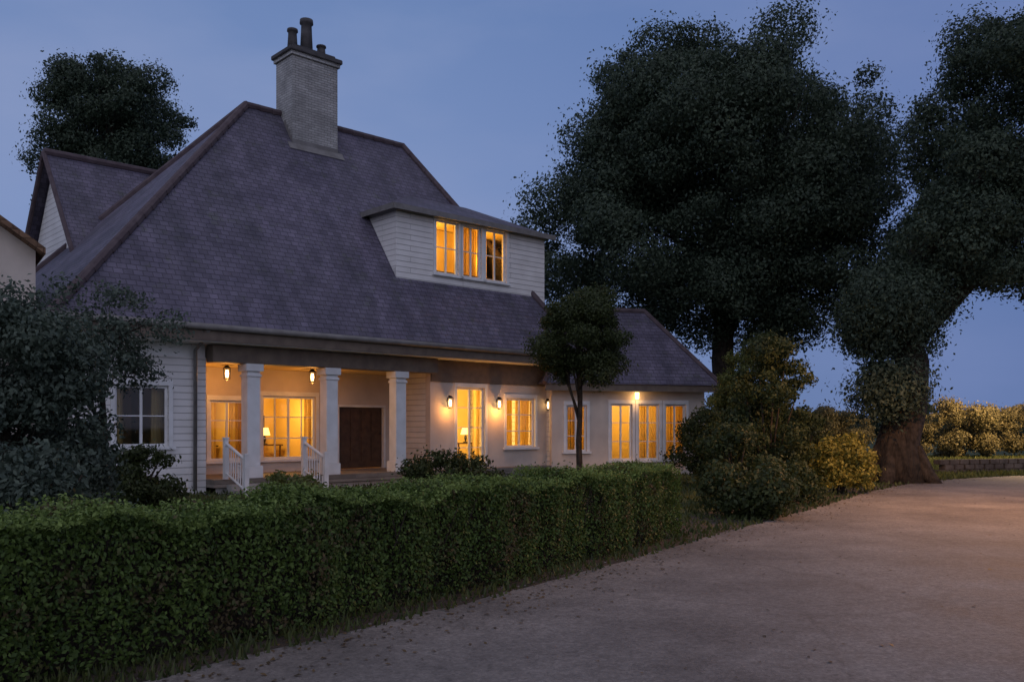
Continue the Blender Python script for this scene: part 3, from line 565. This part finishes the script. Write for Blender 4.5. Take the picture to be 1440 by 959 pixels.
# ---------------------------------------------------------------- hedge along the road
def hedge(name,label,P,h,th,density,size,lm,group=None):
    """P: centre polyline"""
    t=tag(None,'','') if False else None
    root=thing(name,label,'hedge',P[0],0,group); b=Vector(P[0])
    bm=nb(); A=off(P,th*.27);B=off(P,-th*.27); ring=[]
    for a,c in zip(A,B):
        hh=h*.8*(1+random.uniform(-.03,.03)); ring.append([bm.verts.new(v-b) for v in (Vector((a.x,a.y,0)),Vector((a.x,a.y,hh)),Vector((c.x,c.y,hh)),Vector((c.x,c.y,0)))])
    for i in range(len(ring)-1):
        for k in range(3): bm.faces.new([ring[i][k],ring[i+1][k],ring[i+1][k+1],ring[i][k+1]])
    bm.faces.new(ring[0][::-1]); bm.faces.new(ring[-1]); 
    for q in range(int(160)): # woody stems showing at the foot and through thin spots
        i_=random.randrange(len(P)-1); c_=P[i_].lerp(P[i_+1],random.random())-b; tdir=(P[i_+1]-P[i_]).normalized(); nd=Vector((-tdir.y,tdir.x,0)); sd=random.choice((-1,1)); 
        p0=c_+nd*sd*th*random.uniform(.1,.3); p1=p0+nd*sd*th*.12+Vector((random.uniform(-.1,.1),random.uniform(-.1,.1),h*.45)); p2=p1+nd*sd*.03+Vector((random.uniform(-.15,.15),random.uniform(-.15,.15),h*random.uniform(.3,.5)))
        tube(bm,[p0,p1,p2],[.014,.009,.004],5)
    obj('branches',bm,BARK,root)
    pts=[];nr=[]
    Pn=np.array([[p.x,p.y] for p in P]); seg=np.linalg.norm(np.diff(Pn,axis=0),axis=1); cum=np.concatenate([[0],np.cumsum(seg)]); LL=cum[-1]
    n=int(LL*(2*h+th)*density); s=RNG.uniform(0,LL,n); i=np.clip(np.searchsorted(cum,s)-1,0,len(seg)-1); tt=(s-cum[i])/seg[i]; c=Pn[i]*(1-tt[:,None])+Pn[i+1]*tt[:,None]
    tg=(Pn[i+1]-Pn[i])/seg[i][:,None]; nn=np.stack([-tg[:,1],tg[:,0]],1)
    u=RNG.uniform(0,2*h+th,n); bul=1+.10*np.sin(s*2.3)+.07*np.sin(s*5.1+1)+.05*np.sin(s*11)
    left=u<h; right=u>h+th; top=~left&~right
    lat=np.where(left,th/2,np.where(right,-th/2,(th/2-(u-h))))*bul; z=np.where(left,u,np.where(right,2*h+th-u,h*(1+.05*np.sin(s*3.1)+.04*np.sin(s*7.7+2))))
    rnd=1-np.clip((np.abs(lat)/(th/2))**4*.12,0,.2); z=np.where(top,z*rnd,z); lat=lat*(1-.15*(z/h)**4)
    dep=-np.abs(RNG.normal(0,.05,n))+RNG.normal(0,.02,n)+ (RNG.random(n)<.03)*RNG.uniform(0,.12,n)
    N3=np.zeros((n,3)); N3[:,:2]=nn*np.where(left,1,np.where(right,-1,0))[:,None]; N3[:,2]=np.where(top,1,.25)
    P3=np.zeros((n,3)); P3[:,:2]=c+nn*lat[:,None]; P3[:,2]=z; P3+=N3*dep[:,None]; P3-=np.array(b); P3[:,2]=np.maximum(P3[:,2],.01)
    kp=(RNG.random(n)<np.clip(z/h*2.2+.25,0,1)); P3=P3[kp]; N3=N3[kp]
    # leaves on the two ends
    for (e_,sg) in ((0,-1),(-1,1)):
        m=int(h*th*density); q=np.zeros((m,3)); T=tg[0] if e_==0 else None
        ii=0 if e_==0 else len(seg)-1; tv=(Pn[ii+1]-Pn[ii])/seg[ii]; nv=np.array([-tv[1],tv[0]])
        q[:,:2]=Pn[e_]+nv*RNG.uniform(-th/2,th/2,m)[:,None]+tv*sg*RNG.uniform(0,.12,m)[:,None]; q[:,2]=RNG.uniform(0,h,m); q-=np.array(b)
        P3=np.concatenate([P3,q]); nq=np.zeros((m,3)); nq[:,:2]=tv*sg; N3=np.concatenate([N3,nq])
    leaves('foliage',P3,size,lm,root,N3,1.1)
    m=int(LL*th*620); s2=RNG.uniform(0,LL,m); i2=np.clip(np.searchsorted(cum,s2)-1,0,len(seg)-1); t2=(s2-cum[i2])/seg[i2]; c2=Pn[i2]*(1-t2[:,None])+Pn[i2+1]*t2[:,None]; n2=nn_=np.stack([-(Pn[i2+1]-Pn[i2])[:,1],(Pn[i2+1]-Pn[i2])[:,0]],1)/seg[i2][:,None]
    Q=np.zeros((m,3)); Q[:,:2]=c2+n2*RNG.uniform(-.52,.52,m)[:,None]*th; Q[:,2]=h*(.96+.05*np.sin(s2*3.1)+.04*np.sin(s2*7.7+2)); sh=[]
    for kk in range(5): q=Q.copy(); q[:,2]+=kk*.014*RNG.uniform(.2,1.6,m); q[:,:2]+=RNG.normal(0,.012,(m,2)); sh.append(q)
    U=np.zeros((m*5,3)); U[:,2]=1; leaves('toplight_shoots',np.concatenate(sh)-np.array(b),size*.9,LG_TOPLIGHT,root,U,1.4); return root  # shoots break the outline; their pale colour paints the bright hedge top
hp=[p for p in off(EP,.95) if p.y>2.0 and p.y<13.3]
hedge('clipped_hedge','long low clipped green hedge running beside the road in front of the porch',hp,1.0,.95,4600,.0195,LG_HEDGE)

# ---------------------------------------------------------------- trees
tree('big_tree','huge dark spreading broadleaf tree behind the low annex, filling the centre right','tree',(8.6,36,0),(8.6,36,11.6),(6.3,5.6,5.7),.55,250,1.1,1500,.07,LG_BIG,-.6,extra=[((4.6,35.5,8.9),(3.9,4,3.4),56),((11.6,35,8.6),(3.6,4,3.6),50),((8.9,35,6.7),(4.6,3,1.9),50)])
tree('roadside_tree','dark ivy clad tree whose trunk stands at the bend of the road','tree',(W(1260,0,25.5).x,25.5,0),(W(1478,0,26.8).x,26.8,10.2),(3.8,4.4,4.3),.66,150,.85,1250,.055,LG_BIG,-.7,extra=[((W(1255,0,25.5).x,25.5,5.0),(1.15,1.0,1.25),44),((W(1240,0,25.2).x,25.1,3.2),(.35,.3,1.3),12),((17.4,27,13.6),(2.6,3,2.0),26),((W(1368,0,26).x,26,8.2),(1.7,2,2.2),30),((12.4,25.5,6.6),(1.8,2,1.5),28),((14.2,26,6.6),(2.6,2,1.4),28)],lean=.12,top=.62)
tree('background_tree','round dark treetop rising behind the left roof ridge','tree',(W(155,0,42).x,42,0),(W(162,0,42).x,42,1.6+428/F*42),(3.2,3.2,2.6),.4,90,.8,900,.07,LG_BIG,-.9,extra=[((W(150,0,42).x,42,13.2),(3.2,3,2.6),20)])
tree('round_topped_tree','small dark round topped tree between the house and the annex','tree',(W(815,0,22).x,22,0),(W(815,0,22).x,22,1.6+118/F*22),(1.15,1.05,1.15),.09,84,.34,760,.032,LG_MID,-.95,extra=[((W(835,0,22).x,22,1.6+175/F*22),(.5,.5,.5),12),((W(785,0,22).x,22,1.6+95/F*22),(.6,.5,.5),12)])
# left foreground garden
tree('sparse_tree','slender tree with thin airy foliage in front of the left roof','tree',(W(150,0,13).x,13,0),(W(142,0,13).x,13,1.6+115/F*13),(1.2,1.0,1.05),.07,66,.28,170,.032,LG_BLUE,-.95,fill=.8)
tree('dark_tree','dense dark green tree at the left edge of the picture','tree',(W(20,0,11.5).x,11.5,0),(W(5,0,11.5).x,11.5,1.6+30/F*11.5),(1.2,1.1,1.55),.12,100,.38,560,.036,LG_BLUE,-.98)
shrub('garden_shrub','tall dark shrub below the sparse tree at the left',(W(95,0,12.0).x,12.0,0),(.62,.7,.8),34,.28,330,.04,LG_BLUE,'shrubs in the front garden')
shrub('garden_shrub','dark bushy shrub between the hedge and the left edge tree',(W(40,0,9).x,9,0),(1.0,.8,.68),40,.28,380,.036,LG_BLUE,'shrubs in the front garden')
shrub('garden_shrub','pale green leafy shrub peeking over the hedge below the porch steps',(W(395,0,12).x,12.0,0),(.55,.5,.48),22,.2,260,.035,LG_LITE,'shrubs in the front garden')
shrub('garden_shrub','green shrub at the foot of the left bay wall',(W(190,0,16).x,16,0),(.85,.6,.6),40,.25,260,.04,LG_MID,'shrubs in the front garden')
shrub('garden_shrub','low green shrub below the tall lit french window',(W(640,0,21).x,21,0),(1.3,.7,.42),32,.28,260,.045,LG_MID,'shrubs in the front garden')
# shrubs right of the hedge end and below the big tree
rs=[(1032,18,(.75,.7,.8),'dark shrub just right of the hedge end',LG_MID),(1080,21,(1.1,1,2.0),'tall shrub with lighter green top in front of the big tree',LG_MID),(1128,24.5,(.7,.8,1.1),'rounded shrub left of the roadside tree trunk',LG_MID),(990,24,(.75,.8,1.0),'dark shrub in front of the right end of the annex',LG_MID),(1045,15.6,(.8,.7,.42),'low dark shrub at the road edge past the hedge',LG_MID),(1105,18.5,(.7,.7,.4),'low spreading shrub at the road edge near the roadside tree',LG_MID),(1055,27,(1.4,1,1.95),'shrub with yellowish lit leaves beside the annex wall',LG_LITE),(1178,21.0,(.95,.55,.62),'low yellow green lamplit shrub left of the roadside tree trunk',LG_LAMPTINT)]
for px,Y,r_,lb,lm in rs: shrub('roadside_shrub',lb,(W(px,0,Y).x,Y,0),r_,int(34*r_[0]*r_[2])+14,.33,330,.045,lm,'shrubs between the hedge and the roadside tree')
# ---------------------------------------------------------------- far side of the bend
bm=nb(); A=W(1322,0,29.5); B=W(1700,0,33.5)
d=(Vector((B.x,33.5,0))-Vector((A.x,29.5,0))); n=int(d.length/.42)
for row in range(3):
    for i in range(n):
        t0=(i+(row%2)*.5)/n; p=Vector((A.x,29.5,0))+d*t0; M=Matrix.Translation(p)@Matrix.Rotation(math.atan2(d.y,d.x)+random.uniform(-.03,.03),4,'Z'); box(bm,.008,random.uniform(-.02,.02),row*.17,.40,.3,row*.17+.162,M)
tag(obj('low_stone_wall',bm,mat('brown_stone',(.16,.125,.095),.95,(.09,.07,.055),3,.6,25),bevel=.015),'low brown stone wall on the far side of the bend at right','wall')
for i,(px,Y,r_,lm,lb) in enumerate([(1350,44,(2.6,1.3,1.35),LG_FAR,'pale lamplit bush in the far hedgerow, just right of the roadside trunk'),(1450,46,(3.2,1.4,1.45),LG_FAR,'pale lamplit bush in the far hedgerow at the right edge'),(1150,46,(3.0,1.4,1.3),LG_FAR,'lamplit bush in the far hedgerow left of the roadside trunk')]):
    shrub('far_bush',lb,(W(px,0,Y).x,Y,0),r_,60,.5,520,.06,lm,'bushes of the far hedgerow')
# distant wood along the horizon
pts=[];
for i in range(260):
    x=RNG.uniform(-90,170); y=RNG.uniform(120,150); h=RNG.uniform(2.2,4.2)
    q=RNG.normal(size=(150,3)); q/=np.linalg.norm(q,axis=1)[:,None]; pts.append(np.array([x,y,h*.5])+q*np.array([4,3,h*.55]))
o=leaves('distant_wood',np.concatenate(pts),.7,LG_BIG); o['kind']='stuff'; o['label']='dark line of distant woods along the horizon'
# ---------------------------------------------------------------- grass
n=60000; Yg=2.5+RNG.random(n)**1.6*28; Xg=RNG.uniform(-.62,.62,n)*Yg
epx=np.array([[p.x,p.y] for p in EP]); ex=np.interp(Yg,epx[:,1],epx[:,0]); k=(Xg<ex-.05)
Xg,Yg=Xg[k],Yg[k]; P3=np.stack([Xg,Yg,np.full(len(Xg),.03)],1)
def blades(name,P,hgt,m):
    n=len(P); a=RNG.uniform(0,2*math.pi,n); w_=np.stack([np.cos(a),np.sin(a),0*a],1)*(.006+.0012*P[:,1:2]); up=np.stack([RNG.normal(0,.35,n),RNG.normal(0,.35,n),np.ones(n)],1)*(hgt*RNG.uniform(.5,1.5,n))[:,None]
    V=np.stack([P-w_,P+w_,P+up],1).reshape(-1,3).astype(np.float32)
    me=bpy.data.meshes.new(name); me.vertices.add(3*n); me.vertices.foreach_set('co',V.ravel()); me.loops.add(3*n); me.loops.foreach_set('vertex_index',np.arange(3*n,dtype=np.int32)); me.polygons.add(n); me.polygons.foreach_set('loop_start',np.arange(0,3*n,3,dtype=np.int32))
    try: me.polygons.foreach_set('loop_total',np.full(n,3,dtype=np.int32))
    except Exception: pass
    me.update(calc_edges=True); me.materials.append(m); o=bpy.data.objects.new(name,me); COL.objects.link(o); o['kind']='stuff'; return o
o=blades('grass',P3,.07,LG_GRASS); o['label']='short rough grass of the verge and front garden'
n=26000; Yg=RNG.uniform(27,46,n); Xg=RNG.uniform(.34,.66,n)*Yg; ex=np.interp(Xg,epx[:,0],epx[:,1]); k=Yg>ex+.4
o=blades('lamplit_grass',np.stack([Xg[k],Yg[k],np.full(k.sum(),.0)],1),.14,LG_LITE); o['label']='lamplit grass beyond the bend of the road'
# loose stones and fallen leaves on the road edge
bm=nb()
for i in range(420):
    k=random.randrange(14,len(EP)-40); p=EP[k]+Vector((random.uniform(-.25,.35),random.uniform(-.25,.25),.03)); s=random.uniform(.004,.016)
    M=Matrix.Translation(p)@Matrix.Rotation(random.uniform(0,6),4,'Z'); bmesh.ops.create_icosphere(bm,subdivisions=1,radius=s,matrix=M@Matrix.Diagonal((1.3,1,.6,1)))
o=obj('gravel',bm,ROAD); o['kind']='stuff'; o['label']='loose gravel along the road edge'
n=1500; k=RNG.integers(14,len(EP)-30,n); A_=np.array([[p.x,p.y,0] for p in EP])[k]; B_=np.array([[p.x,p.y,0] for p in off(EP,-1)])[k]
dd=np.abs(RNG.normal(0,.45,n))+np.where(RNG.random(n)<.12,RNG.uniform(0,4,n),0)-.25; P3=A_+(B_-A_)*dd[:,None]+RNG.uniform(-.35,.35,(n,3))*[1,1,0]; P3[:,2]=.037
U=np.zeros((n,3)); U[:,2]=1; o=leaves('leaf_litter',P3,.022,LG_DEAD,None,U,.25); o['kind']='stuff'; o['label']='fallen brown leaves scattered along the road edge'
# ----------------- street lamp standing just right of the view
def street_lamp(lx,ly,label,en,col):
    T=thing('street_lamp',label,'street lamp',(lx,ly,0),0,'street lamps along the road')
    bm=nb(); lathe(bm,[(.12,0),(.12,.5),(.07,.55),(.05,5.2)],0,0,14); obj('pole',bm,METAL,T,True)
    bm=nb(); tube(bm,[(0,0,5.15),(-.15,0,5.5),(-.6,0,5.7),(-1.1,0,5.68)],[.04,.04,.035,.035],8); obj('arm',bm,METAL,T,True)
    bm=nb(); box(bm,-1.5,-.14,5.62,-1.0,.14,5.74); lh=obj('lamp_head',bm,METAL,T,bevel=.03)
    bm=nb(); box(bm,-1.45,-.11,5.59,-1.05,.11,5.618); obj('lamp_lens',bm,LAMPM,lh)
    l=bpy.data.lights.new('street_light','SPOT'); l.energy=en; l.color=col; l.spot_size=R(155); l.spot_blend=.25; l.shadow_soft_size=.12
    o=bpy.data.objects.new('street_light',l); COL.objects.link(o); o.location=(-1.25,0,5.5); o.parent=T
street_lamp(11.6,16.6,'tall street lamp just right of the view, nearest the camera',1950,(1,.47,.18))
street_lamp(24.8,39.5,'far street lamp beyond the bend of the road',4800,(1,.62,.27))
